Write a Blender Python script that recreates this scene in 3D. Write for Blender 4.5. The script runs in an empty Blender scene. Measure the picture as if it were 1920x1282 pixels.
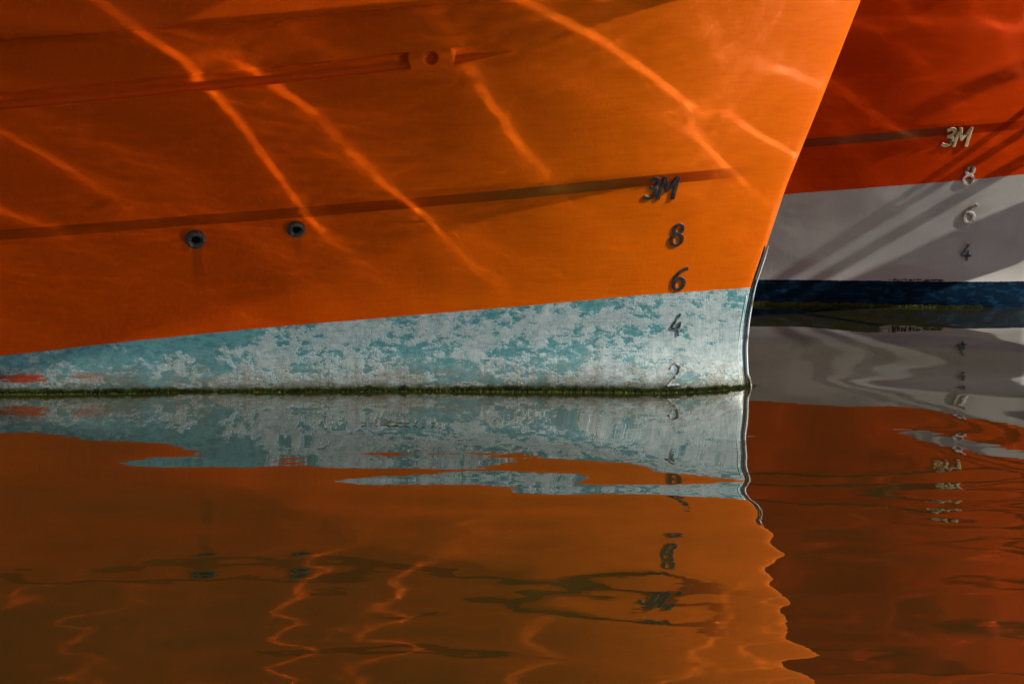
import bpy, math, random
import numpy as np

# ------------------------------------------------------------------ camera, light, exposure
scene = bpy.context.scene
col = scene.collection
PITCH = 10.67
cd = bpy.data.cameras.new("camera")
cam = bpy.data.objects.new("camera", cd); col.objects.link(cam)
cam.location = (0, -10, 2.1)
cam.rotation_euler = (math.radians(90 - PITCH), 0, 0)
cd.sensor_width = 36.0
cd.lens = 36.0 * 4500 / 1920
cd.clip_end = 2000
cd.dof.use_dof = False
scene.camera = cam

SUN_EL, SUN_AZ = 33.0, 76.3          # azimuth from the camera side (-y) towards +x
el, az = math.radians(SUN_EL), math.radians(SUN_AZ)
S = (math.cos(el) * math.sin(az), -math.cos(el) * math.cos(az), math.sin(el))
world = bpy.data.worlds.new("World"); scene.world = world
world.use_nodes = True
wn = world.node_tree; wn.nodes.clear()
sky = wn.nodes.new("ShaderNodeTexSky"); sky.sky_type = 'NISHITA'; sky.sun_disc = False
sky.sun_elevation = el; sky.sun_rotation = math.radians(180 - SUN_AZ)
bg = wn.nodes.new("ShaderNodeBackground"); bg.inputs[1].default_value = 0.05
wo = wn.nodes.new("ShaderNodeOutputWorld")
wn.links.new(sky.outputs[0], bg.inputs[0]); wn.links.new(bg.outputs[0], wo.inputs[0])

sl = bpy.data.lights.new("sun", 'SUN'); sl.energy = 5.0; sl.angle = math.radians(0.8)
sl.color = (1.0, 0.93, 0.82)
so = bpy.data.objects.new("sun", sl); col.objects.link(so)
so.rotation_euler = (math.radians(90 - SUN_EL), 0, math.radians(SUN_AZ))
so.location = (6, -6, 8)

vs = scene.view_settings
scene.display_settings.display_device = 'sRGB'
vs.view_transform = 'Standard'; vs.look = 'None'; vs.exposure = 0.44; vs.gamma = 1.0
vs.use_curve_mapping = False
cy = scene.cycles
cy.use_guiding = True
cy.use_surface_guiding = True
cy.guiding_training_samples = 128
cy.sample_clamp_indirect = 0
cy.sample_clamp_direct = 0
cy.blur_glossy = 0.0
cy.caustics_reflective = True
cy.use_adaptive_sampling = False
cy.use_denoising = True
cy.max_bounces = 6
cy.diffuse_bounces = 3
cy.glossy_bounces = 4

# ------------------------------------------------------------------ helpers
def tag(o, label=None, cat=None, group=None, kind=None):
    if label: o['label'] = label
    if cat: o['category'] = cat
    if group: o['group'] = group
    if kind: o['kind'] = kind
    return o

def empty(name, loc, parent=None):
    o = bpy.data.objects.new(name, None); col.objects.link(o); o.location = loc
    if parent: o.parent = parent
    return o

def mesh_obj(name, V, Fc, m, parent=None, smooth=True, attrs=None):
    me = bpy.data.meshes.new(name)
    V = np.asarray(V, dtype=np.float32).reshape(-1, 3)
    if isinstance(Fc, np.ndarray):
        n, k = Fc.shape
        me.vertices.add(len(V)); me.vertices.foreach_set('co', V.ravel())
        me.loops.add(n * k); me.loops.foreach_set('vertex_index', Fc.ravel().astype(np.int32))
        me.polygons.add(n)
        me.polygons.foreach_set('loop_start', (np.arange(n) * k).astype(np.int32))
        me.update(calc_edges=True)
    else:
        me.from_pydata(V.tolist(), [], [list(f) for f in Fc]); me.update()
    if attrs:
        for k_, a in attrs.items():
            at = me.attributes.new(k_, 'FLOAT', 'POINT')
            at.data.foreach_set('value', np.asarray(a, dtype=np.float32).ravel())
    if smooth:
        me.polygons.foreach_set('use_smooth', [True] * len(me.polygons))
    me.validate()
    for mm in (m if isinstance(m, (list, tuple)) else [m]): me.materials.append(mm)
    o = bpy.data.objects.new(name, me); col.objects.link(o)
    if parent: o.parent = parent
    return o

def grid_faces(nu, nv, flip=False):
    i, j = np.meshgrid(np.arange(nu - 1), np.arange(nv - 1), indexing='ij')
    a = (i * nv + j).ravel()
    f = np.stack([a, a + nv, a + nv + 1, a + 1], 1)
    return f[:, ::-1].copy() if flip else f

class NT:
    """small node-tree writer"""
    def __init__(self, name):
        self.m = bpy.data.materials.new(name); self.m.use_nodes = True
        self.t = self.m.node_tree; self.n = self.t.nodes; self.n.clear()
        self.out = self.n.new('ShaderNodeOutputMaterial')
        self.p = self.n.new('ShaderNodeBsdfPrincipled')
        self.l(self.p.outputs[0], self.out.inputs[0])
    def l(self, a, b): self.t.links.new(a, b)
    def inp(self, s, v):
        if hasattr(v, 'is_output'): self.l(v, s)
        elif isinstance(v, tuple) and len(v) == 3 and s.type == 'RGBA': s.default_value = (*v, 1)
        else: s.default_value = v
    def set(self, **k):
        for a, v in k.items(): self.inp(self.p.inputs[a.replace('_', ' ')], v)
        return self
    def attr(self, name):
        a = self.n.new('ShaderNodeAttribute'); a.attribute_name = name; return a.outputs['Fac']
    def obj(self):
        return self.n.new('ShaderNodeTexCoord').outputs['Object']
    def map(self, v, scale=(1, 1, 1), loc=(0, 0, 0), rot=(0, 0, 0)):
        m = self.n.new('ShaderNodeMapping'); self.l(v, m.inputs[0])
        m.inputs['Scale'].default_value = scale; m.inputs['Location'].default_value = loc
        m.inputs['Rotation'].default_value = rot
        return m.outputs[0]
    def noise(self, v, scale, detail=4, rough=.55, dist=0):
        n = self.n.new('ShaderNodeTexNoise'); self.l(v, n.inputs['Vector'])
        n.inputs['Scale'].default_value = scale; n.inputs['Detail'].default_value = detail
        n.inputs['Roughness'].default_value = rough; n.inputs['Distortion'].default_value = dist
        return n.outputs['Fac']
    def math(self, op, a, b=0.0, c=0.0, clamp=False):
        n = self.n.new('ShaderNodeMath'); n.operation = op; n.use_clamp = clamp
        self.inp(n.inputs[0], a); self.inp(n.inputs[1], b); self.inp(n.inputs[2], c)
        return n.outputs[0]
    def ramp(self, v, a, b, lo=0.0, hi=1.0):
        n = self.n.new('ShaderNodeMapRange'); self.inp(n.inputs[0], v)
        n.interpolation_type = 'SMOOTHSTEP'
        for i, q in enumerate((a, b, lo, hi)): n.inputs[i + 1].default_value = q
        return n.outputs[0]
    def mix(self, f, a, b):
        n = self.n.new('ShaderNodeMix'); n.data_type = 'RGBA'
        self.inp(n.inputs[0], f); self.inp(n.inputs[6], a); self.inp(n.inputs[7], b)
        return n.outputs[2]
    def bump(self, h, strength, dist):
        n = self.n.new('ShaderNodeBump'); n.inputs['Strength'].default_value = strength
        n.inputs['Distance'].default_value = dist; self.l(h, n.inputs['Height'])
        return n.outputs[0]

# ------------------------------------------------------------------ materials
def plate_finish(t, o, base, sc=1.0):
    """shared look of painted plate: slow fading, fine brushing, sparse chips"""
    slow = t.noise(t.map(o, (1.0, 1.0, 1.6)), 1.3, 3)
    brush = t.noise(t.map(o, (3, 3, 26), rot=(0, .5, 0)), 3.0, 5, .65)
    brush2 = t.noise(t.map(o, (40, 40, 2.5)), 2.0, 4, .6)
    return slow, brush, brush2

def hull_paint(name, top, second, low, kind):
    t = NT(name); o = t.obj()
    sb = t.attr('sb'); sw = t.attr('hz'); uu = t.attr('uu')
    slow, brush, brush2 = plate_finish(t, o, top)
    # topside paint, faded a little in soft patches
    c = t.mix(t.ramp(slow, .35, .7), tuple(x * .93 for x in top), tuple(min(1, x * 1.07) for x in top))
    if kind == 'blue':      # lit-to-shaded hue shift painted in: yellower at the bow, darker and redder aft
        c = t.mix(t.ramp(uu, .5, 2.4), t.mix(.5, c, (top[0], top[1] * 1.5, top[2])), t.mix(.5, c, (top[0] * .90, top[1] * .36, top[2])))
    c = t.mix(t.ramp(brush, .38, .7, 0, .34), c, (top[0] * .8, top[1] * .62, top[2] * .6))
    c = t.mix(t.ramp(brush2, .5, .75, 0, .4), c, (top[0] * 1.02, top[1] * 1.3, top[2] * 1.2))
    # small pale chips and scratches
    chips = t.noise(t.map(o, (1, 1, 1)), 120, 2, .5)
    c = t.mix(t.ramp(chips, .745, .77, 0, .6), c, (.55, .4, .28))
    scr = t.noise(t.map(o, (2.0, 2.0, 160), rot=(0, .35, 0)), 4.0, 3, .6)
    scrm = t.noise(o, 1.7, 2)
    c = t.mix(t.math('MULTIPLY', t.ramp(scr, .70, .74, 0, .4), t.ramp(scrm, .5, .6)), c, (.5, .35, .22))
    # knuckle strake: underside shade painted into the colour; rubbed varnish-brown towards its forward end
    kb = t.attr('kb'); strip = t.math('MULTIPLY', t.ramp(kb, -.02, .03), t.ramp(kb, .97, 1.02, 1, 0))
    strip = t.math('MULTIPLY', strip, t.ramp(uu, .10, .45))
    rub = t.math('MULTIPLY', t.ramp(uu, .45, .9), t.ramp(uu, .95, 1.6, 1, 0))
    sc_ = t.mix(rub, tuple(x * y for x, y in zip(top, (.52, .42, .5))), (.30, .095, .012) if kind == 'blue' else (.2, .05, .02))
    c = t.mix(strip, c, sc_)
    if kind == 'blue':      # run-off stain under the larger drain
        sep = t.n.new('ShaderNodeSeparateXYZ'); t.l(o, sep.inputs[0])
        dx = t.math('ABSOLUTE', t.math('ADD', t.math('ADD', sep.outputs[0], 1.299), t.math('MULTIPLY', t.math('SUBTRACT', t.noise(t.map(o, (1, 1, .4)), 14, 3), .5), .03)))
        st = t.math('MULTIPLY', t.ramp(dx, .010, .036, .30, 0), t.math('MULTIPLY', t.ramp(sep.outputs[2], .40, .60), t.ramp(sep.outputs[2], .66, .68, 1, 0)))
        c = t.mix(st, c, (.12, .03, .01))
        dx2 = t.math('ABSOLUTE', t.math('ADD', sep.outputs[0], .886))
        st2 = t.math('MULTIPLY', t.ramp(dx2, .006, .026, .22, 0), t.math('MULTIPLY', t.ramp(sep.outputs[2], .56, .68), t.ramp(sep.outputs[2], .70, .72, 1, 0)))
        c = t.mix(st2, c, (.12, .03, .01))
    edge = t.noise(o, 55, 3); edge2 = t.noise(o, 6, 3)
    jit = t.math('MULTIPLY_ADD', t.math('SUBTRACT', edge, .5), .006, t.math('MULTIPLY', t.math('SUBTRACT', edge2, .5), .006))
    sbj = t.math('ADD', sb, jit)
    if kind == 'blue':
        # worn antifouling: chalky grey-white over teal, rubbed in patches
        n1 = t.noise(t.map(o, (1.0, 1.0, 1.7)), 5.2, 10, .72, .25)
        n2 = t.noise(t.map(o, (1.0, 1.0, 1.5), loc=(3, 1, 7)), 24, 7, .7, .2)
        n5 = t.noise(t.map(o, (1, 1, 1.4), loc=(9, 2, 4)), 2.2, 4, .6)
        n3 = t.noise(t.map(o, (130, 130, 3)), 1.6, 3, .6)
        n4 = t.noise(t.map(o, (4, 4, 130)), 1.6, 3, .6)
        ns = t.math('ADD', t.math('MULTIPLY', n1, .62), t.math('MULTIPLY', n2, .38))
        n6 = t.noise(t.map(o, (1, 1, 1.3), loc=(1, 5, 2)), 95, 4, .7)
        ns = t.math('ADD', ns, t.math('MULTIPLY', t.math('SUBTRACT', n6, .5), .13))
        ns = t.math('ADD', ns, t.math('MULTIPLY', t.math('SUBTRACT', n3, .5), .10))
        ns = t.math('ADD', ns, t.math('MULTIPLY', t.math('SUBTRACT', n4, .5), .12))
        # more teal towards the upper edge
        ns = t.math('ADD', ns, t.ramp(sb, -.10, 0, 0, -.02))
        ns = t.math('ADD', ns, t.math('MULTIPLY', t.math('SUBTRACT', n5, .5), .30))
        ns = t.math('ADD', ns, t.math('MULTIPLY', t.ramp(uu, 1.7, 2.5), t.ramp(uu, 2.8, 3.1, -.05, 0)))
        f = t.math('MULTIPLY_ADD', t.ramp(ns, .464, .496), .66, t.ramp(ns, .42, .56, 0, .34))
        pale = t.mix(t.ramp(n2, .3, .7), (.36, .48, .50), (.62, .70, .69))
        teal = t.mix(t.ramp(n2, .3, .6), (.07, .27, .30), (.16, .40, .43))
        b = t.mix(f, teal, pale)
        b = t.mix(t.ramp(n6, .54, .68, 0, .3), b, (.09, .17, .17))
        b = t.mix(t.ramp(n3, .45, .7, 0, .38), b, (.10, .20, .21))
        b = t.mix(t.ramp(n4, .48, .7, 0, .30), b, (.12, .22, .23))
        # worn ochre and bare patches near the water
        rn = t.noise(t.map(o, (1, 1, 2.6)), 13, 8, .75)
        rn2 = t.noise(t.map(o, (1, 1, 2)), 70, 5, .75)
        rs = t.math('ADD', t.math('MULTIPLY', rn, .5), t.math('MULTIPLY', rn2, .5))
        f2 = t.math('MULTIPLY', t.ramp(rs, .44, .56), t.ramp(sw, .02, .20, .85, 0))
        b = t.mix(f2, b, (.27, .23, .17))
        f3 = t.math('MULTIPLY', t.ramp(rs, .55, .6), t.ramp(sw, .0, .09, .8, 0))
        b = t.mix(f3, b, (.22, .12, .06))
        # dribbles and tide-line grime running down towards the water
        n7 = t.noise(t.map(o, (26, 26, 1.6)), 1.3, 5, .65)
        b = t.mix(t.math('MULTIPLY', t.ramp(n7, .5, .68, 0, .5), t.ramp(sw, .05, .24, 1, .15)), b, (.20, .19, .13))
        n8 = t.noise(t.map(o, (1, 1, 7)), 3.2, 5, .65)
        b = t.mix(t.math('MULTIPLY', t.ramp(n8, .44, .6, 0, .55), t.ramp(sw, .03, .11, 1, 0)), b, (.19, .17, .11))
        # slime just above the water
        b = t.mix(t.ramp(t.math('ADD', sw, t.math('MULTIPLY', t.math('SUBTRACT', n2, .5), .05)), .008, .045, .85, 0), b, (.07, .08, .03))
        # red primer showing at the aft end, by the water
        pr = t.noise(t.map(o, (1, 1, 6)), 5, 6, .6)
        band = t.math('MULTIPLY', t.ramp(sw, .035, .055), t.ramp(sw, .075, .10, 1, 0))
        f4 = t.math('MULTIPLY', t.math('MULTIPLY', band, t.ramp(pr, .44, .50)), t.ramp(uu, 2.65, 3.0))
        b = t.mix(f4, b, (.42, .06, .02))
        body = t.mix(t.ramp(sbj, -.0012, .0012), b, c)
        rough = t.math('MULTIPLY_ADD', t.ramp(sbj, -.001, .001), .12, .28)
        rough = t.math('ADD', rough, t.math('MULTIPLY', t.math('SUBTRACT', n2, .5), .25))
        hgt = t.math('ADD', t.math('MULTIPLY', f, t.ramp(sbj, -.001, .001, 1, 0)), t.math('MULTIPLY', n3, .3))
    else:
        # grey-white band over a navy boot-top
        n1 = t.noise(o, 2.2, 5); n2 = t.noise(t.map(o, (60, 60, 3)), 1.5, 4, .6)
        w = t.mix(t.ramp(n1, .3, .7), tuple(x * .86 for x in second), second)
        w = t.mix(t.ramp(n2, .5, .8, 0, .25), w, tuple(x * .75 for x in second))
        nn = t.noise(t.map(o, (1, 1, 3)), 14, 6, .7)
        nv = t.mix(t.ramp(nn, .50, .60), low, (.006, .030, .065))
        nv = t.mix(t.ramp(nn, .66, .70, 0, .6), nv, (.10, .09, .07))
        lw = t.attr('sn')
        b = t.mix(t.ramp(t.math('ADD', lw, jit), -.0012, .0012), nv, w)
        body = t.mix(t.ramp(sbj, -.0012, .0012), b, c)
        rough = t.math('MULTIPLY_ADD', brush, .15, .32)
        hgt = t.math('MULTIPLY', n2, .3)
    t.set(Base_Color=body, Roughness=rough, Specular_IOR_Level=(t.ramp(sb, -.001, .001, .8, .10) if kind == 'blue' else .02))
    plate = t.noise(t.map(o, (1.3, 1.3, .9)), 2.4, 1)
    h = t.math('ADD', t.math('MULTIPLY', hgt, .0009), t.math('MULTIPLY', plate, .006))
    h = t.math('ADD', h, t.math('MULTIPLY', brush2, .0004))
    n = t.n.new('ShaderNodeBump'); n.inputs['Strength'].default_value = 1; n.inputs['Distance'].default_value = 1.0
    t.l(h, n.inputs['Height']); t.l(n.outputs[0], t.p.inputs['Normal'])
    return t.m

ORANGE = (.78, .112, .001)
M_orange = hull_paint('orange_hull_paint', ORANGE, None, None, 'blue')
M_red = hull_paint('red_hull_paint', (.54, .042, .001), (.42, .415, .395), (.003, .011, .024), 'white')

def simple(name, a, b, scale=20, rough=.6, spec=.3, thr=(.4, .6), bumpd=.0015, metallic=0, stretch=(1, 1, 1)):
    t = NT(name); o = t.obj()
    n = t.noise(t.map(o, stretch), scale, 6, .65)
    t.set(Base_Color=t.mix(t.ramp(n, *thr), a, b), Roughness=rough, Specular_IOR_Level=spec, Metallic=metallic,
          Normal=t.bump(n, .8, bumpd))
    return t.m
M_dark = simple('charcoal_mark_paint', (.014, .014, .015), (.045, .043, .042), 45, .5, .4)
M_worn4 = simple('worn_overpainted_mark', (.035, .03, .03), (.22, .27, .27), 38, .6, .3, (.5, .6))
M_worn2 = simple('rusty_overpainted_mark', (.10, .035, .02), (.44, .50, .49), 38, .6, .3, (.44, .56))
M_yel = simple('chipped_yellowish_mark', (.10, .06, .03), (.55, .46, .26), 30, .5, .35, (.38, .46))
M_gry = simple('chipped_grey_mark', (.14, .10, .08), (.46, .42, .38), 34, .5, .35, (.42, .5))
M_edgeo = simple('mark_edge', (.03, .018, .01), (.25, .11, .05), 40, .6, .3)
M_navymark = simple('navy_grey_mark', (.02, .03, .05), (.13, .13, .14), 40, .5, .35)
M_ring = simple('weathered_steel_ring', (.035, .028, .022), (.10, .085, .07), 50, .55, .4)
M_hole = simple('dark_pipe_bore', (.004, .004, .004), (.008, .007, .006), 50, .8, .1)
M_stem = simple('worn_stem_bar_paint', (.12, .075, .045), (.50, .60, .60), 26, .6, .2, (.36, .48), .002, 0, (1, 1, .3))
M_gap = simple('rusty_seam', (.012, .010, .010), (.06, .035, .02), 30, .8, .1)
M_rail = simple('grey_rail_paint', (.25, .25, .25), (.32, .31, .30), 10, .5, .3)
M_deck = simple('weathered_deck', (.16, .12, .08), (.24, .18, .12), 10, .7, .2, stretch=(1, 12, 1))
M_rope = simple('weathered_mooring_rope', (.16, .13, .09), (.30, .26, .18), 120, .9, .1)
M_pile = simple('weathered_timber_pile', (.07, .05, .035), (.16, .12, .08), 12, .85, .15, stretch=(6, 6, .6))
M_leaf = simple('wet_brown_leaf', (.05, .018, .010), (.14, .05, .02), 60, .5, .4)

def algae_mat():
    t = NT('wet_green_algae'); o = t.obj()
    n = t.noise(o, 9, 4, .7); n2 = t.noise(o, 45, 3)
    c = t.mix(t.ramp(n, .4, .6), (.016, .034, .004), (.050, .075, .009))
    c = t.mix(t.ramp(n2, .56, .72), c, (.12, .16, .018))
    sep = t.n.new('ShaderNodeSeparateXYZ'); t.l(o, sep.inputs[0])
    c = t.mix(t.math('MULTIPLY', t.ramp(sep.outputs[2], .010, .022, 0, .8), t.ramp(n, .38, .55, .4, 1)), c, (.13, .085, .016))
    t.set(Base_Color=c, Roughness=.5, Specular_IOR_Level=.4)
    return t.m
M_algae = algae_mat()

def water_mat():
    t = NT('harbour_water'); o = t.obj()
    t.set(Base_Color=(.020, .018, .004), Roughness=0.0, IOR=1.37, Specular_IOR_Level=.5, Coat_Weight=1.0, Coat_Roughness=0.0, Coat_IOR=1.37)
    n1 = t.noise(t.map(o, (1.2, 3.0, 1)), 4.0, 2, .5)
    b = t.bump(n1, 1.0, .0003); t.l(b, t.p.inputs['Normal']); t.l(b, t.p.inputs['Coat Normal'])
    return t.m
M_water = water_mat()

# ------------------------------------------------------------------ hull form
M_SLOPE = .27                      # centreline direction: y falls by this per metre forward
FOOT = (1.015, .10)
_sz = [-1.5, -.8, -.2, -.006, .059, .175, .291, .438, .611, .871, 1.257, 1.655, 2.8]
_sx = [1.05, 1.06, 1.035, 1.015, 1.001, .995, 1.004, 1.027, 1.079, 1.156, 1.298, 1.439, 1.90]
_tz = np.linspace(-1.5, 2.8, 861); _tx = np.interp(_tz, _sz, _sx)
_k = np.hanning(23); _k /= _k.sum()
_tx = np.convolve(np.pad(_tx, 11, mode='edge'), _k, 'valid')
def XS(z): return np.interp(z, _tz, _tx)
def YS(z): return FOOT[1] - M_SLOPE * (XS(z) - FOOT[0])
def line(us, zs):
    us, zs = np.array(us), np.array(zs)
    s0 = (zs[1] - zs[0]) / (us[1] - us[0]); s1 = (zs[-1] - zs[-2]) / (us[-1] - us[-2])
    def f(u):
        u = np.minimum(u, 4.6)
        return np.where(u < us[0], zs[0] + (u - us[0]) * s0, np.where(u > us[-1], zs[-1] + (u - us[-1]) * s1, np.interp(u, us, zs)))
    return f
z_band = line([0, .479, .927, 1.484, 2.041, 2.601, 3.162], [.436, .413, .376, .332, .287, .231, .166])
z_k1 = line([.194, .632, 1.063, 1.493, 1.922, 2.567, 3.212], [.923, .892, .855, .820, .784, .738, .688])
z_k2 = line([.211, .651, 1.08, 1.505, 1.935, 2.576, 3.219], [.967, .939, .903, .866, .834, .785, .735])
z_gr = line([1.376, 1.60, 1.773, 2.105, 2.509, 2.913, 3.322], [1.479, 1.461, 1.443, 1.407, 1.366, 1.325, 1.288])
z_ld = line([1.635, 2.365, 2.962, 3.362], [1.672, 1.605, 1.558, 1.532])
sstep = lambda x: np.clip(x, 0, 1) ** 2 * (3 - 2 * np.clip(x, 0, 1))
def flare(z, zl):
    zc = np.clip(z, 0, None); zm = np.minimum(zc, zl)
    return .24 * zm + .14 * zm ** 2 + .22 * np.clip(zc - zl, 0, None)
HOLE_U, HOLE_Z = 1.685, 1.4535
def surf_y(u, z, turn=(3.7, .27), detail=True):
    zl = z_ld(u)
    b = .035 * u + flare(z, zl) * (1 - np.exp(-np.clip(u, 0, None) / 1.1)) + .014 * (1 - np.exp(-np.clip(u, 0, None) / .012))
    b = b - turn[1] * np.where(u > turn[0], (u - turn[0]) - .35 * (1 - np.exp(-(u - turn[0]) / .35)), 0)
    # gentle swelling of the forefoot at the water
    b = b + .100 * np.exp(-((z - .02) / .115) ** 2) * (1 - np.exp(-u / .2)) * (.08 + .92 * np.exp(-(u / .75) ** 2))
    dk = .0185 * sstep((u - .08) / .75)
    b = b + dk * np.clip((z - z_k1(u)) / (z_k2(u) - z_k1(u)), 0, 1)
    fl = (1 - np.exp(-np.clip(u, 0, None) / .2))
    b = b + .040 * fl * np.clip((z - zl) / .010, 0, 1)
    b = b + .10 * sstep((u - 1.7) / 1.0) * np.clip((z - zl - .42 + .03*u) / .02, 0, 1)
    y = YS(z) - b
    if detail:
        zg = z_gr(u); dz = z - zg
        d = np.hypot(u - HOLE_U + (XS(z) - XS(HOLE_Z)) * -1, (z - HOLE_Z))
        r = .036 * np.clip((u - 1.375) / .22, 0, 1) ** .8
        r = np.maximum(r, 1e-4)
        cut = 1.05 * np.sqrt(np.clip(1 - (dz / r) ** 2, 0, 1)) * r
        cut = cut * sstep((d - .088) / .008)
        cut = np.where(u > 1.372, cut, 0)
        y = y + cut + .03 * sstep((.029 - d) / .008)
    return y
def near_pt(x, z):
    u = XS(z) - x
    return float(surf_y(np.array([u]), np.array([z]), detail=False)[0])

def build_hull(parent, m, navy=None, turn=(3.7, .27), umax=12.0, name='hull', zband=z_band):
    us = np.concatenate([[0, .002, .005, .009, .014, .021, .03], np.arange(.045, 1.33, .024), np.arange(1.335, 1.86, .0042),
                         np.arange(1.875, 3.7, .024), np.arange(3.75, 5, .06), np.arange(5.1, umax + .01, .25)])
    cols_ = []
    for u in us:
        L = [-1.0, -.12, .10, float(z_band(u)), float(z_k1(u)), float(z_k2(u)), float(z_gr(u)) - .045, float(z_gr(u)) + .045,
             float(z_ld(u)), float(z_ld(u)) + .010, float(z_ld(u)) + .40 - .03*min(u, 12), float(z_ld(u)) + .445 - .03*min(u, 12), 2.7]
        N = [8, 10, 12, 18, 6, 16, 34, 5, 3, 12, 4, 14]
        zz = []
        for a, b, n in zip(L[:-1], L[1:], N): zz += list(np.linspace(a, b, n, endpoint=False))
        cols_.append(zz + [L[-1]])
    Z = np.array(cols_); U = np.repeat(us[:, None], Z.shape[1], 1)
    X = XS(Z) - U; Yn = surf_y(U, Z, turn)
    Yp = surf_y(U, Z, turn, detail=False)
    # mirror plane through the stem
    c = np.array([-1, M_SLOPE]) / math.hypot(1, M_SLOPE)
    px, py = X - FOOT[0], Yp - FOOT[1]
    dot = px * c[0] + py * c[1]
    FX, FY = FOOT[0] + 2 * dot * c[0] - px, FOOT[1] + 2 * dot * c[1] - py
    nu, nv = Z.shape
    near = np.stack([X, Yn, Z], -1).reshape(-1, 3)
    far = np.stack([FX, FY, Z], -1)[1:].reshape(-1, 3)
    V = np.concatenate([near, far])
    idx_far = np.concatenate([np.arange(nv), nu * nv + np.arange((nu - 1) * nv)])
    f1 = grid_faces(nu, nv, True)
    f2 = idx_far[grid_faces(nu, nv, False)]
    # transom
    j = np.arange(nv - 1); a = (nu - 1) * nv + j; b = idx_far[(nu - 1) * nv + j]
    f3 = np.stack([a, a + 1, b + 1, b], 1)
    F = np.concatenate([f1, f2, f3])
    sb = (Z - zband(U)); hz = Z; uu = U
    rep = lambda A: np.concatenate([A.reshape(-1), A[1:].reshape(-1)])
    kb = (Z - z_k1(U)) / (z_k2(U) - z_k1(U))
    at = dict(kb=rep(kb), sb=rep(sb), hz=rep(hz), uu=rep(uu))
    if navy is not None: at['sn'] = rep(Z - navy)
    o = mesh_obj(name, V, F, m, parent, True, at)
    top = np.concatenate([near.reshape(nu, nv, 3)[:, -1], far.reshape(nu - 1, nv, 3)[::-1, -1]])
    return o, near.reshape(nu, nv, 3), np.stack([FX, FY, Z], -1)

def sweep(name, P, w, h, m, parent, closed=False, seg=8, up=None, taper=None):
    """elliptic tube along a polyline"""
    P = np.array(P, float); n = len(P)
    T = np.gradient(P, axis=0); T /= np.linalg.norm(T, axis=1)[:, None] + 1e-9
    up = np.array(up if up is not None else (0, 0, 1), float)
    A = np.cross(T, up); A /= np.linalg.norm(A, axis=1)[:, None] + 1e-9
    Bv = np.cross(A, T)
    V = []
    for i in range(n):
        s = 1 if taper is None else taper[i]
        for k in range(seg):
            q = 2 * math.pi * (k + .5) / seg
            V.append(P[i] + s * (A[i] * math.cos(q) * w + Bv[i] * math.sin(q) * h))
    F = []
    for i in range(n - 1):
        for k in range(seg):
            k2 = (k + 1) % seg
            F.append((i * seg + k, i * seg + k2, (i + 1) * seg + k2, (i + 1) * seg + k))
    F.append(tuple(range(seg - 1, -1, -1))); F.append(tuple((n - 1) * seg + k for k in range(seg)))
    return mesh_obj(name, V, F, m, parent)

def spline(pts, n=10):
    """Catmull-Rom through points"""
    P = np.array(pts, float); P = np.vstack([2 * P[0] - P[1], P, 2 * P[-1] - P[-2]])
    out = []
    for i in range(1, len(P) - 2):
        for t in np.linspace(0, 1, n, endpoint=False):
            a, b, c, d = P[i - 1:i + 3]
            out.append(.5 * ((2 * b) + (-a + c) * t + (2 * a - 5 * b + 4 * c - d) * t * t + (-a + 3 * b - 3 * c + d) * t ** 3))
    out.append(P[-2]); return np.array(out)

arc = lambda cx, cy_, rx, ry, a0, a1, n=14: [(cx + rx * math.cos(math.radians(a)), cy_ + ry * math.sin(math.radians(a))) for a in np.linspace(a0, a1, n)]
GLYPH = {   # strokes in a box 1 high; x then height
 '8': [arc(.28, .745, .19, .205, 270, 630, 26), arc(.28, .27, .24, .25, 90, 450, 28)],
 '6': [spline([(.52, .97), (.36, .93), (.17, .72), (.06, .45), (.07, .22)], 8).tolist() + arc(.30, .28, .23, .26, 190, 540, 26)],
 '4': [[(.34, 1.0), (.22, .72), (.04, .40)], [(.04, .36), (.30, .30), (.58, .30)], [(.40, .62), (.40, .36), (.40, .02)]],
 '2': [spline([(.06, .80), (.16, .95), (.32, .98), (.46, .86), (.46, .68), (.32, .44), (.14, .20), (.03, .05)], 8).tolist(), [(.02, .05), (.28, .07), (.54, .09)]],
 '3': [spline([(.08, .90), (.26, .98), (.44, .90), (.44, .70), (.30, .56), (.20, .53)], 8).tolist(), spline([(.20, .53), (.40, .50), (.48, .32), (.38, .10), (.20, .02), (.02, .08)], 8).tolist()],
 'M': [[(0, 0), (.03, .5), (.07, 1.0)], [(.09, .97), (.20, .66), (.32, .38)], [(.32, .38), (.50, .66), (.66, .97)], [(.68, 1.0), (.69, .5), (.70, 0)]],
}
def glyph_strokes(text):
    out = []; x = 0
    for ch in text:
        for s in GLYPH[ch]: out.append([(a + x, b) for a, b in s])
        x += .66
    return out
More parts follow.
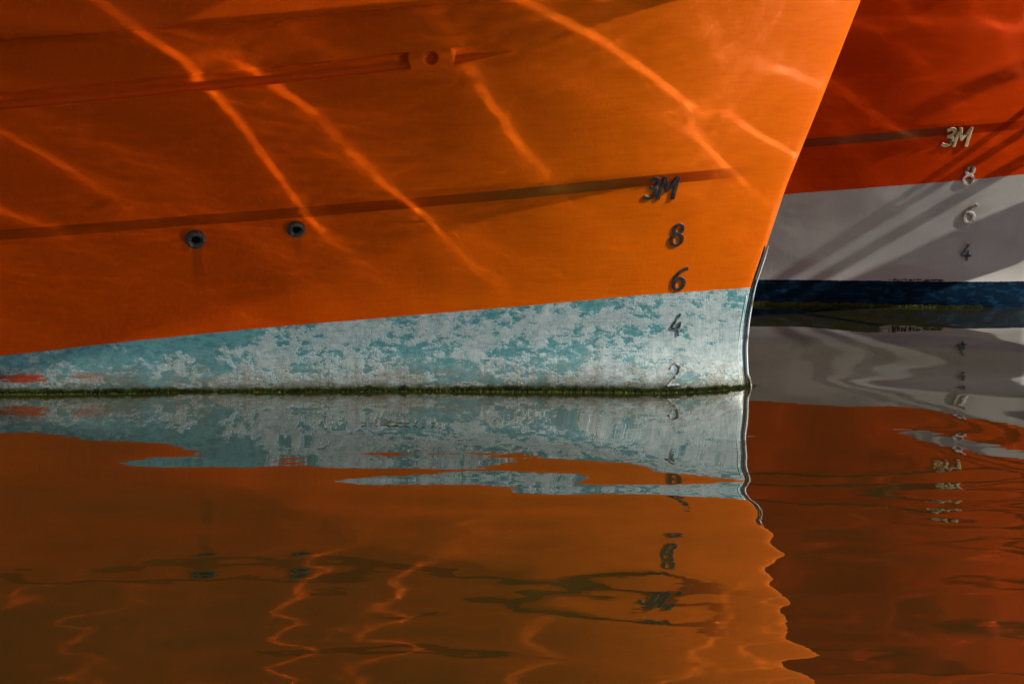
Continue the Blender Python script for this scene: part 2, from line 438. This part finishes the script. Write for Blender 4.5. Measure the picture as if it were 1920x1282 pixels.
def draft_mark(text, x0, z0, hgt, w, depth, slant, m, parent, label, off=(0, 0), outline=None):
    """raised strokes welded on the plate; rounded-box section standing off the surface"""
    V, F = [], []
    def add(st, w, depth, lift):
        P = np.array(st)
        if len(P) == 3: P = spline(P, 5)
        T = np.gradient(P, axis=0); T /= np.linalg.norm(T, axis=1)[:, None] + 1e-9
        Nn = np.stack([-T[:, 1], T[:, 0]], 1)
        # square the ends out by half a width
        P[0] -= T[0] * w / hgt * .3; P[-1] += T[-1] * w / hgt * .3
        sec = [(-.5, 0), (-.5, .75), (-.38, 1), (.38, 1), (.5, .75), (.5, 0)]
        base = len(V); n = len(P)
        for i in range(n):
            for a, d in sec:
                q = P[i] * hgt + Nn[i] * a * w
                x = x0 + q[0] + slant * q[1]; z = z0 + q[1]
                V.append((x, near_pt(x, z) + .003 - (d * (depth + .003)) - lift, z))
        k = len(sec)
        for i in range(n - 1):
            for j in range(k - 1):
                F.append((base + i * k + j, base + (i + 1) * k + j, base + (i + 1) * k + j + 1, base + i * k + j + 1))
        F.append(tuple(base + j for j in range(k))); F.append(tuple(base + (n - 1) * k + j for j in reversed(range(k))))
    for n_, st in enumerate(glyph_strokes(text)): add(st, w, depth, n_ * .0004)
    o = mesh_obj('draft_mark', V, F, m, parent, False)
    if label: o['label'] = label
    return o

def algae(parent, x0, x1, n, hmax, m, seed, dens=None, name='algae_fringe', zbase=-.012, ztop=None, extra=None):
    rnd = random.Random(seed); V, F = [], []
    ph = [rnd.uniform(0, 6.28) for _ in range(8)]
    def env(x):
        e = sum(math.sin(x * f + p) for f, p in zip((3.1, 7.7, 13, 29, 51, 83, 120, 170), ph)) / 8
        return max(.5, .82 + .55 * e)
    for _ in range(n):
        x = rnd.uniform(x0, x1); z = rnd.uniform(zbase, zbase + .014) if ztop is None else rnd.uniform(zbase, ztop)
        h = hmax * env(x) * rnd.uniform(.45, 1.1); w = rnd.uniform(.0015, .0045)
        y = near_pt(x, z); out = rnd.uniform(.004, .026) * (1 if ztop is None else .3)
        lean = rnd.gauss(0, .006); b = len(V)
        V += [(x - w, y + .004, z), (x + w, y + .004, z), (x + w * .8 + lean * .6, y - out, z + h * .55),
              (x - w * .8 + lean * .6, y - out * .9, z + h * .5), (x + lean, y - out * .7, z + h)]
        F += [(b, b + 1, b + 2, b + 3), (b + 3, b + 2, b + 4)]
        # a drooping tip that touches the water
        if ztop is None and rnd.random() < .7:
            b = len(V); l2 = rnd.gauss(0, .01)
            V += [(x - w, y - out * .5, z + h * .6), (x + w, y - out * .5, z + h * .6), (x + l2, y - out - .012, z - .008)]
            F.append((b, b + 1, b + 2))
    for (cx, cz, r, k) in (extra or []):
        for _ in range(k):
            q = rnd.uniform(0, 6.28); rr = r * math.sqrt(rnd.random())
            x = cx + math.cos(q) * rr * 1.3; y = near_pt(min(x, cx), cz) - rnd.uniform(-.02, .02); z = cz - .01
            h = (r * 1.1 - rr * .7) * rnd.uniform(.5, 1.1); w = rnd.uniform(.002, .005); l = rnd.gauss(0, .01); b = len(V)
            V += [(x - w, y, z), (x + w, y - .004, z), (x + l, y - .008, z + h)]; F.append((b, b + 1, b + 2))
    o = mesh_obj(name, V, F, m, parent, False)
    o['kind'] = 'stuff'
    return o

def torus(name, R, r, m, parent, loc, normal, seg=40, sec=12, squash=1.0, inner=True):
    V, F = [], []
    for i in range(seg):
        a = 2 * math.pi * i / seg
        for j in range(sec):
            b = 2 * math.pi * j / sec
            V.append(((R + r * math.cos(b)) * math.cos(a), (R + r * math.cos(b)) * math.sin(a), r * squash * math.sin(b)))
    for i in range(seg):
        for j in range(sec):
            i2, j2 = (i + 1) % seg, (j + 1) % sec
            F.append((i * sec + j, i2 * sec + j, i2 * sec + j2, i * sec + j2))
    o = mesh_obj(name, V, F, m, parent); o.location = loc
    from mathutils import Vector
    o.rotation_euler = Vector(normal).to_track_quat('Z', 'Y').to_euler()
    return o

def hull_normal(x, z):
    e = .01
    yx = (near_pt(x + e, z) - near_pt(x - e, z)) / (2 * e); yz = (near_pt(x, z + e) - near_pt(x, z - e)) / (2 * e)
    n = np.array([yx, -1, yz]); return n / np.linalg.norm(n)

def drain(parent, x, z, R, r, deep, label):
    n = hull_normal(x, z); p = np.array([x, near_pt(x, z), z]) + n * .004
    ring = torus('drain_outlet', R, r, M_ring, parent, p, n, squash=1.2); ring['label'] = label
    # dark bore set inside the ring: a shallow cup
    V, F = [], []; seg = 32
    for k, (rr, d) in enumerate(((R * .98, .004), (R * .80, -.0008), (R * .5, -.0012))):
        for i in range(seg):
            a = 2 * math.pi * i / seg; V.append((rr * math.cos(a), rr * math.sin(a), d))
    for k in range(2):
        for i in range(seg):
            i2 = (i + 1) % seg; F.append((k * seg + i, k * seg + i2, (k + 1) * seg + i2, (k + 1) * seg + i))
    F.append(tuple(2 * seg + i for i in range(seg)))
    mesh_obj('bore', V, F, M_hole, ring)
    return ring

def stem_bar(parent, z0, z1):
    zz = np.linspace(z0, z1, 60)
    P = [(float(XS(z)) + .008 + (0.005 if z < .05 else 0), float(YS(z)) - .004, float(z)) for z in zz]
    tp = np.clip((z1 - zz) / .05, .25, 1) * np.clip(.62 + .38 * (.45 - zz) / .3, .62, 1)
    b = sweep('stem_bar', P, .0065, .011, M_stem, parent, seg=10, up=(0, 1, 0), taper=tp)
    P2 = [(float(XS(z)) - .010 - .004 * math.sin(z * 9), near_pt(float(XS(z)) - .010, z) + .0005, float(z)) for z in zz]
    sweep('seam', P2, .0026, .0026, M_gap, b, seg=6, up=(0, 1, 0))
    P3 = [(float(XS(z)) - .026 - .003 * math.sin(z * 13), near_pt(float(XS(z)) - .026, z) + .0008, float(z)) for z in np.linspace(z0, .40, 50)]
    sweep('weld_bead', P3, .0026, .0024, M_stem, b, seg=6, up=(0, 1, 0))
    return b

def deck_and_rail(parent, near, far):
    nu = near.shape[0]; st = list(range(0, nu, 6)) + [nu - 1]
    zc = -6                                     # deck a little under the bulwark top
    A = near[st, zc]; B_ = far[st, zc]; k = len(st)
    V = np.concatenate([A, B_]) + np.array([0, 0, 0]); V[:, 2] = A[:, 2].tolist() + A[:, 2].tolist()
    F = np.array([(i, k + i, k + i + 1, i + 1) for i in range(k - 1)])
    mesh_obj('deck', V, F, M_deck, parent, False)
    P = np.concatenate([far[st, -1][::-1], near[st, -1][1:]])
    sweep('bulwark_rail', P, .05, .035, M_rail, parent, seg=8)

# ------------------------------------------------------------------ near boat
near_boat = empty('boat', (1.015, .10, 0))
tag(near_boat, 'orange boat hull with worn pale blue underwater paint, nearest the camera', 'boat')
def local(o):      # geometry is written in world coordinates, the empty stands at the stem's foot
    o.location = (o.location[0] - near_boat.location[0], o.location[1] - near_boat.location[1], o.location[2] - near_boat.location[2])
hull, nP, fP = build_hull(near_boat, M_orange)
deck_and_rail(near_boat, nP, fP)
draft_mark('3M', .548, .838, .090, .0160, .0045, .24, M_dark, near_boat, 'raised charcoal 3M draft mark')
draft_mark('8', .662, .630, .096, .0140, .0045, .14, M_dark, near_boat, 'raised charcoal 8 draft mark')
draft_mark('6', .674, .433, .096, .0140, .0045, .18, M_dark, near_boat, 'raised charcoal 6 draft mark')
draft_mark('4', .672, .233, .092, .0085, .004, .14, M_worn4, near_boat, 'thin worn 4 draft mark painted over in blue')
draft_mark('2', .660, .022, .094, .0085, .004, .12, M_worn2, near_boat, 'thin rusty 2 draft mark painted over')
drain(near_boat, -1.299, .690, .031, .0125, .03, 'larger steel drain ring')
drain(near_boat, -.886, .730, .027, .011, .03, 'smaller steel drain ring')
stem_bar(near_boat, -.12, .615)
algae(near_boat, -2.6, 1.02, 19000, .026, M_algae, 4, extra=[(1.03, 0, .03, 160)] + [(cx, .004, cr, 130) for cx, cr in ((-.92, .032), (-.78, .026), (-.70, .022), (-.22, .028), (-1.55, .022), (-1.95, .026), (.12, .018), (.42, .014), (-1.2, .018))])
for c in list(near_boat.children): local(c)

# ------------------------------------------------------------------ far boat (same hull form, other paint)
T2 = np.array([1.66, 2.06, 0.0])
far_boat = empty('boat', (FOOT[0] + T2[0], FOOT[1] + T2[1], 0))
far_boat.rotation_euler[2] = math.radians(-5)
tag(far_boat, 'red boat hull with grey white band and navy waterline stripe, farther right', 'boat')
z_red = line([0, .4, .8, 1.3], [.700, .662, .630, .590])
hull2, nP2, fP2 = build_hull(far_boat, M_red, navy=.128, turn=(1.7, .36), umax=7.0, zband=z_red)
deck_and_rail(far_boat, nP2, fP2)
DX = -.035
draft_mark('3M', .545 + DX, .838, .090, .0175, .007, .24, M_yel, far_boat, 'raised chipped yellowish 3M draft mark')
draft_mark('8', .658 + DX, .635, .096, .0150, .007, .16, M_gry, far_boat, 'raised chipped grey 8 draft mark')
draft_mark('6', .672 + DX, .433, .096, .0150, .007, .20, M_gry, far_boat, 'raised chipped grey 6 draft mark')
draft_mark('4', .672 + DX, .236, .080, .0120, .007, .14, M_navymark, far_boat, 'raised dark navy grey 4 draft mark')
algae(far_boat, -1.0, .75, 4200, .018, M_algae, 9)
algae(far_boat, .28, .56, 120, .012, M_hole, 12, name='dried_weed', zbase=.126, ztop=.134)
for c in far_boat.children: c.location = (-FOOT[0], -FOOT[1], 0)

# ------------------------------------------------------------------ added mooring, unseen at right; its lines and board placed to shade the bow
PX, PY = 5.0, .40
pile = empty('added_pile', (PX, PY, 0))
tag(pile, 'added timber pile out of view, holding the lines and board that shade the red bow', 'pile')
pz = np.linspace(-1.2, 4.0, 26)
pp = [(.03 * math.sin(z * 1.1), .025 * math.cos(z * .9), z) for z in pz]
sweep('post', pp, .15, .15, M_pile, pile, seg=16, up=(0, 1, 0), taper=np.linspace(1.08, .94, 26))
sweep('cap', [(0, 0, 3.98), (0, 0, 4.06)], .18, .18, M_rail, pile, seg=16, up=(0, 1, 0))
sweep('iron_band', [(0, 0, 3.3), (0, 0, 3.4)], .165, .165, M_ring, pile, seg=16, up=(0, 1, 0))
def moor(z0, s_, r_, sag, w_=None):
    """from the bow plating to the pile, rising so that its shade runs down the plating at slope s_"""
    y0, x0 = 2.02, 2.93; n_ = y0 - PY; a_ = (PX - x0) / n_; b_ = -S[2] / S[1] - s_ * (-S[0] / S[1] - a_)
    q = np.linspace(0, 1, 40)
    return [(x0 + (PX - x0) * t_, y0 + (PY - y0) * t_, z0 + b_ * n_ * t_ - sag * 4 * t_ * (1 - t_)) for t_ in q]
for z0, s_, r_, sag, lab in ((1.31, .43, .020, .03, 'topmost and steepest mooring line from the red bow to the pile'),
                        (1.36, .86, .018, .03, 'lowest, flattest mooring line from the red bow to the pile'),
                        (1.14, .62, .020, .04, 'middle mooring line made fast just under the topmost one'),
                        (.98, .56, .026, .03, 'thick mooring line from the grey white band up to the pile')):
    tag(sweep('mooring_line', moor(z0, s_, r_, sag), r_, r_, M_rope, None, seg=10), lab, 'rope', 'unseen mooring lines set to shade the red bow')
tag(sweep('shade_board', [(2 * a - b, 2 * c - d, 2 * e - f) for (a, c, e), (b, d, f) in [(moor(.64, .40, 0, 0)[0], moor(.64, .40, 0, 0)[3])]] + moor(.64, .40, 0, 0)[1:-3], .02, .135, M_pile, None, seg=4),
    'added wide timber board out of view, shading the red bow', 'board')  # added out of view to cast the wide shadow band

# ------------------------------------------------------------------ flotsam
rl = random.Random(5)
for k_, (lx, ly, sz) in enumerate(((-.585, -.655, .020), (-.545, -.66, .013), (-.505, -.648, .026), (-.462, -.655, .030), (-.425, -.665, .022),
                     (-.385, -.66, .012), (-.352, -.675, .010), (-.312, -.66, .014), (-.285, -.68, .008))):
    V, F = [], []; n_ = 7; rot = rl.uniform(-.5, .5)
    for i in range(n_):
        t_ = i / (n_ - 1); hw = sz * .32 * math.sin(math.pi * min(.97, t_ * .94 + .03)) ** .8
        cx = (t_ - .5) * 2 * sz * .8; lift = .004 + .006 * abs(t_ - .5) * 2
        for sgn, dz in ((-1, .004), (0, 0), (1, .004)):
            x_, y_ = cx, sgn * hw
            V.append((x_ * math.cos(rot) - y_ * math.sin(rot), x_ * math.sin(rot) + y_ * math.cos(rot), lift + dz * rl.uniform(.3, 1.4)))
    for i in range(n_ - 1):
        for j in range(2): F.append((i * 3 + j, (i + 1) * 3 + j, (i + 1) * 3 + j + 1, i * 3 + j + 1))
    o = mesh_obj('floating_leaf', V, F, M_leaf); o.location = (lx, ly, .003)
    ORD = ['leftmost', 'second from left', 'third from left', 'fourth from left', 'middle', 'fourth from right', 'third from right', 'second from right', 'rightmost']
    tag(o, 'brown floating leaf, %s of the nine drifting before the blue band' % ORD[k_], 'leaf', 'leaves drifting before the hull')

# ------------------------------------------------------------------ water
# harbour ripples, heights fitted to focus sun streaks on the hull: (kx, ky, cosine-phase and sine-phase heights in metres)
SWELL = [(10.5274,16.3475,-0.000022,-0.000003),
 (-5.1571,13.1877,-0.000027,0.000011),
 (-1.1095,4.1888,0.000432,-0.000027),
 (6.4959,2.2104,0.000177,0.000097),
 (3.4366,18.7895,0.000064,0.000042),
 (3.1815,8.8242,-0.000021,0.000057),
 (-5.1501,6.7856,-0.000038,-0.000181),
 (16.0111,4.5500,0.000031,0.000121),
 (4.2982,2.5230,-0.000285,0.000129),
 (-0.7254,18.3195,0.000023,0.000013),
 (3.0240,9.7854,-0.000051,0.000002),
 (-3.9072,6.8328,0.000115,0.000063),
 (4.7270,8.1591,-0.000344,0.000105),
 (5.5322,3.9460,0.000012,-0.000311),
 (-4.8369,1.0518,-0.000031,-0.000076),
 (2.2556,2.1707,-0.000019,-0.000513),
 (11.4760,5.7146,-0.000072,-0.000013),
 (3.8067,4.5985,0.000120,0.000042),
 (2.6063,4.7312,0.000292,-0.000358),
 (9.5728,8.1820,0.000269,0.000213),
 (-2.6410,23.0476,0.000069,0.000054),
 (-2.9604,0.5943,0.000542,0.000024),
 (11.4813,4.7988,-0.000133,-0.000034),
 (3.1720,11.6184,-0.000089,0.000259),
 (-1.8067,3.0957,0.000130,0.000411),
 (-6.3763,2.4159,0.000011,0.000008),
 (-8.6582,0.0054,-0.000042,0.000025),
 (4.1353,2.0040,-0.000315,0.000304),
 (-2.5527,21.6861,-0.000088,-0.000004),
 (-4.9176,1.9256,0.000110,0.000016),
 (10.4665,1.7600,0.000050,0.000017),
 (-5.2667,18.4977,-0.000002,-0.000024),
 (4.9743,3.0249,-0.000086,-0.000036),
 (-2.4586,2.1976,-0.000238,-0.000038),
 (-14.7796,2.9335,-0.000049,0.000043),
 (-0.7446,6.1605,-0.000406,-0.000338),
 (12.4451,0.3507,0.000023,0.000055),
 (4.8098,0.9842,0.000327,0.000208),
 (1.3389,4.9371,0.000364,-0.000658),
 (-13.0479,6.7880,0.000071,-0.000002),
 (3.0030,2.7631,-0.000199,-0.000593),
 (-2.9677,5.0492,-0.000005,0.000213),
 (1.6285,5.3118,-0.000222,-0.000166),
 (2.8020,3.0824,0.000208,-0.000590),
 (-5.6597,7.5930,-0.000080,0.000103),
 (2.6845,3.9040,0.000276,-0.000561),
 (1.4436,3.3908,-0.000152,-0.001042),
 (-13.8994,12.6228,-0.000015,-0.000028),
 (0.0590,3.9136,-0.000568,0.000642),
 (-7.9263,6.3945,-0.000149,0.000145),
 (-0.4355,8.4962,-0.000332,0.000090),
 (15.0029,8.2462,-0.000163,-0.000134),
 (0.9461,5.2927,0.000685,-0.000043),
 (-11.6184,4.9083,-0.000031,0.000001),
 (-0.7580,3.6649,0.000028,-0.000703),
 (-12.9800,1.4406,-0.000085,0.000163),
 (7.1610,0.0258,0.000077,-0.000223),
 (4.8375,8.8234,-0.000242,-0.000104),
 (-4.8128,4.2687,-0.000051,0.000199),
 (-8.5043,12.8451,-0.000021,0.000032),
 (-3.0355,15.6511,-0.000054,-0.000053),
 (-2.3898,4.2286,0.000110,-0.000107),
 (-4.4454,1.8180,-0.000012,-0.000056),
 (-3.8622,5.9383,0.000130,-0.000105),
 (-0.4982,3.3332,-0.001079,-0.000356),
 (-2.9469,14.8226,0.000120,-0.000020),
 (-1.9493,3.3834,-0.000126,0.000301),
 (8.5774,13.8903,-0.000005,-0.000055),
 (-1.5620,2.6519,0.000636,0.000245),
 (-2.2232,5.8831,0.000227,0.000177),
 (-5.0961,4.0588,-0.000175,0.000127),
 (0.1886,3.0321,-0.000062,0.001456),
 (4.4485,0.3784,0.000243,0.000225),
 (-0.5136,4.4078,-0.000245,-0.000142),
 (-18.7327,8.9817,0.000005,0.000020),
 (-4.5668,9.7035,0.000048,0.000012),
 (-8.4837,17.5298,-0.000034,0.000028),
 (5.2090,14.6049,-0.000053,-0.000094),
 (6.4708,13.3753,-0.000134,-0.000038),
 (-2.4387,2.9686,-0.000110,-0.000183),
 (17.3077,4.3153,-0.000033,0.000062),
 (-11.4037,5.0870,0.000165,-0.000033),
 (-7.6585,3.1360,-0.000162,-0.000081),
 (-3.8894,0.4610,-0.000154,0.000365),
 (2.7972,1.2702,-0.000586,-0.000749),
 (4.9258,1.8680,0.000030,0.000234),
 (-14.0477,4.8579,-0.000058,0.000023),
 (2.2674,7.0633,0.000007,0.000282),
 (3.4954,3.9738,0.000054,-0.000193),
 (7.5480,19.4586,0.000003,-0.000029),
 (-2.6853,4.9026,0.000149,0.000137),
 (9.3933,5.2216,-0.000002,-0.000095),
 (0.2723,6.7486,-0.000302,0.000661),
 (-2.7529,5.0055,0.000110,0.000191),
 (-3.6551,4.3965,-0.000245,-0.000089),
 (7.7618,0.2992,0.000025,-0.000270),
 (-6.0227,4.0683,0.000057,-0.000002),
 (3.1528,15.0293,-0.000076,0.000092),
 (1.6497,8.0682,-0.000468,-0.000309),
 (-3.4821,17.5458,0.000055,0.000007),
 (5.4079,6.5427,0.000040,0.000357),
 (-7.0821,2.6324,0.000155,0.000024),
 (3.6058,2.8359,-0.000359,-0.000290),
 (-1.3634,10.0981,0.000013,-0.000084),
 (19.2931,11.2503,0.000046,-0.000038),
 (-2.7439,7.1853,-0.000069,0.000125),
 (-14.4172,4.5891,0.000016,0.000060),
 (-4.5843,1.7713,0.000037,-0.000041),
 (9.3885,4.2277,-0.000074,-0.000107),
 (-4.0049,9.6799,-0.000148,0.000000),
 (-3.2585,1.1437,0.000328,0.000351),
 (8.2505,6.0053,0.000425,0.000155),
 (2.9626,10.7950,-0.000006,0.000022),
 (-6.9605,8.7920,0.000089,0.000034),
 (-5.7735,6.2221,0.000057,0.000043),
 (2.9234,18.9101,-0.000056,-0.000029),
 (-3.1178,6.7011,-0.000021,-0.000015),
 (-1.7045,2.9046,0.000412,0.000414),
 (3.1808,6.3971,-0.000062,0.000020),
 (-2.2471,4.3401,0.000036,-0.000106),
 (-0.7685,3.0970,-0.000480,-0.000769),
 (-2.3114,3.2369,-0.000152,-0.000088),
 (-0.1787,4.8831,-0.000436,0.000654),
 (2.0775,3.6806,0.000081,-0.000175),
 (0.8523,4.0769,0.000760,-0.000086),
 (-13.2622,3.2961,-0.000006,-0.000033),
 (7.0391,4.7051,-0.000188,-0.000250),
 (10.1306,5.0939,-0.000134,-0.000233),
 (13.4290,0.5130,0.000022,-0.000097),
 (-6.2728,3.1430,0.000047,0.000009)]
# /SWELL
rng = np.random.default_rng(11)
FINE = []
for n_ in range(30):                # finer ripples, faded out along the hull to keep its sun streaks
    long_ = n_ < 14
    lam = math.exp(rng.uniform(math.log(.24 if long_ else .12), math.log(.5 if long_ else .3)))
    th = math.pi / 2 + rng.normal(0, .16 if long_ else .6); k = 2 * math.pi / lam
    FINE.append((k * math.cos(th), k * math.sin(th), (.0115 if long_ else .008) / k * rng.uniform(.6, 1.3) / math.sqrt(14), rng.uniform(0, 6.28)))
def fine(x, y):
    f = np.zeros_like(x); g = np.zeros_like(x)
    for kx, ky, a, p in FINE[:14]: f += a * np.sin(kx * x + ky * y + p)
    for kx, ky, a, p in FINE[14:]: g += a * np.sin(kx * x + ky * y + p)
    return f * sstep((-.85 - y) / .8) + g * sstep((-1.6 - y) / .9)
def eta(x, y):
    h = np.zeros_like(x)
    for kx, ky, a, b in SWELL: p = kx * x + ky * y; h += a * np.sin(p) + b * np.cos(p)
    return h + fine(x, y)
def graded(lo, hi, far, step):
    a = list(np.arange(lo, hi + 1e-6, step)); s = step
    r = [a[-1]]; 
    while r[-1] < far: s *= 1.18; r.append(r[-1] + s)
    l = [a[0]]; s = step
    while l[-1] > -far: s *= 1.18; l.append(l[-1] - s)
    return np.array(l[:0:-1] + a + r[1:])
gx = graded(-3.4, 5.5, 700, .03); gy = graded(-5.6, 3.2, 700, .022)
GX, GY = np.meshgrid(gx, gy, indexing='ij')
fade = sstep((5.6 - np.abs(GX - 1.0)) / 1.0) * sstep((5.6 - np.abs(GY + 1.2)) / 1.0)
WZ = eta(GX, GY) * fade
water = mesh_obj('water', np.stack([GX, GY, WZ], -1).reshape(-1, 3), grid_faces(len(gx), len(gy)), M_water)
tag(water, kind='structure')
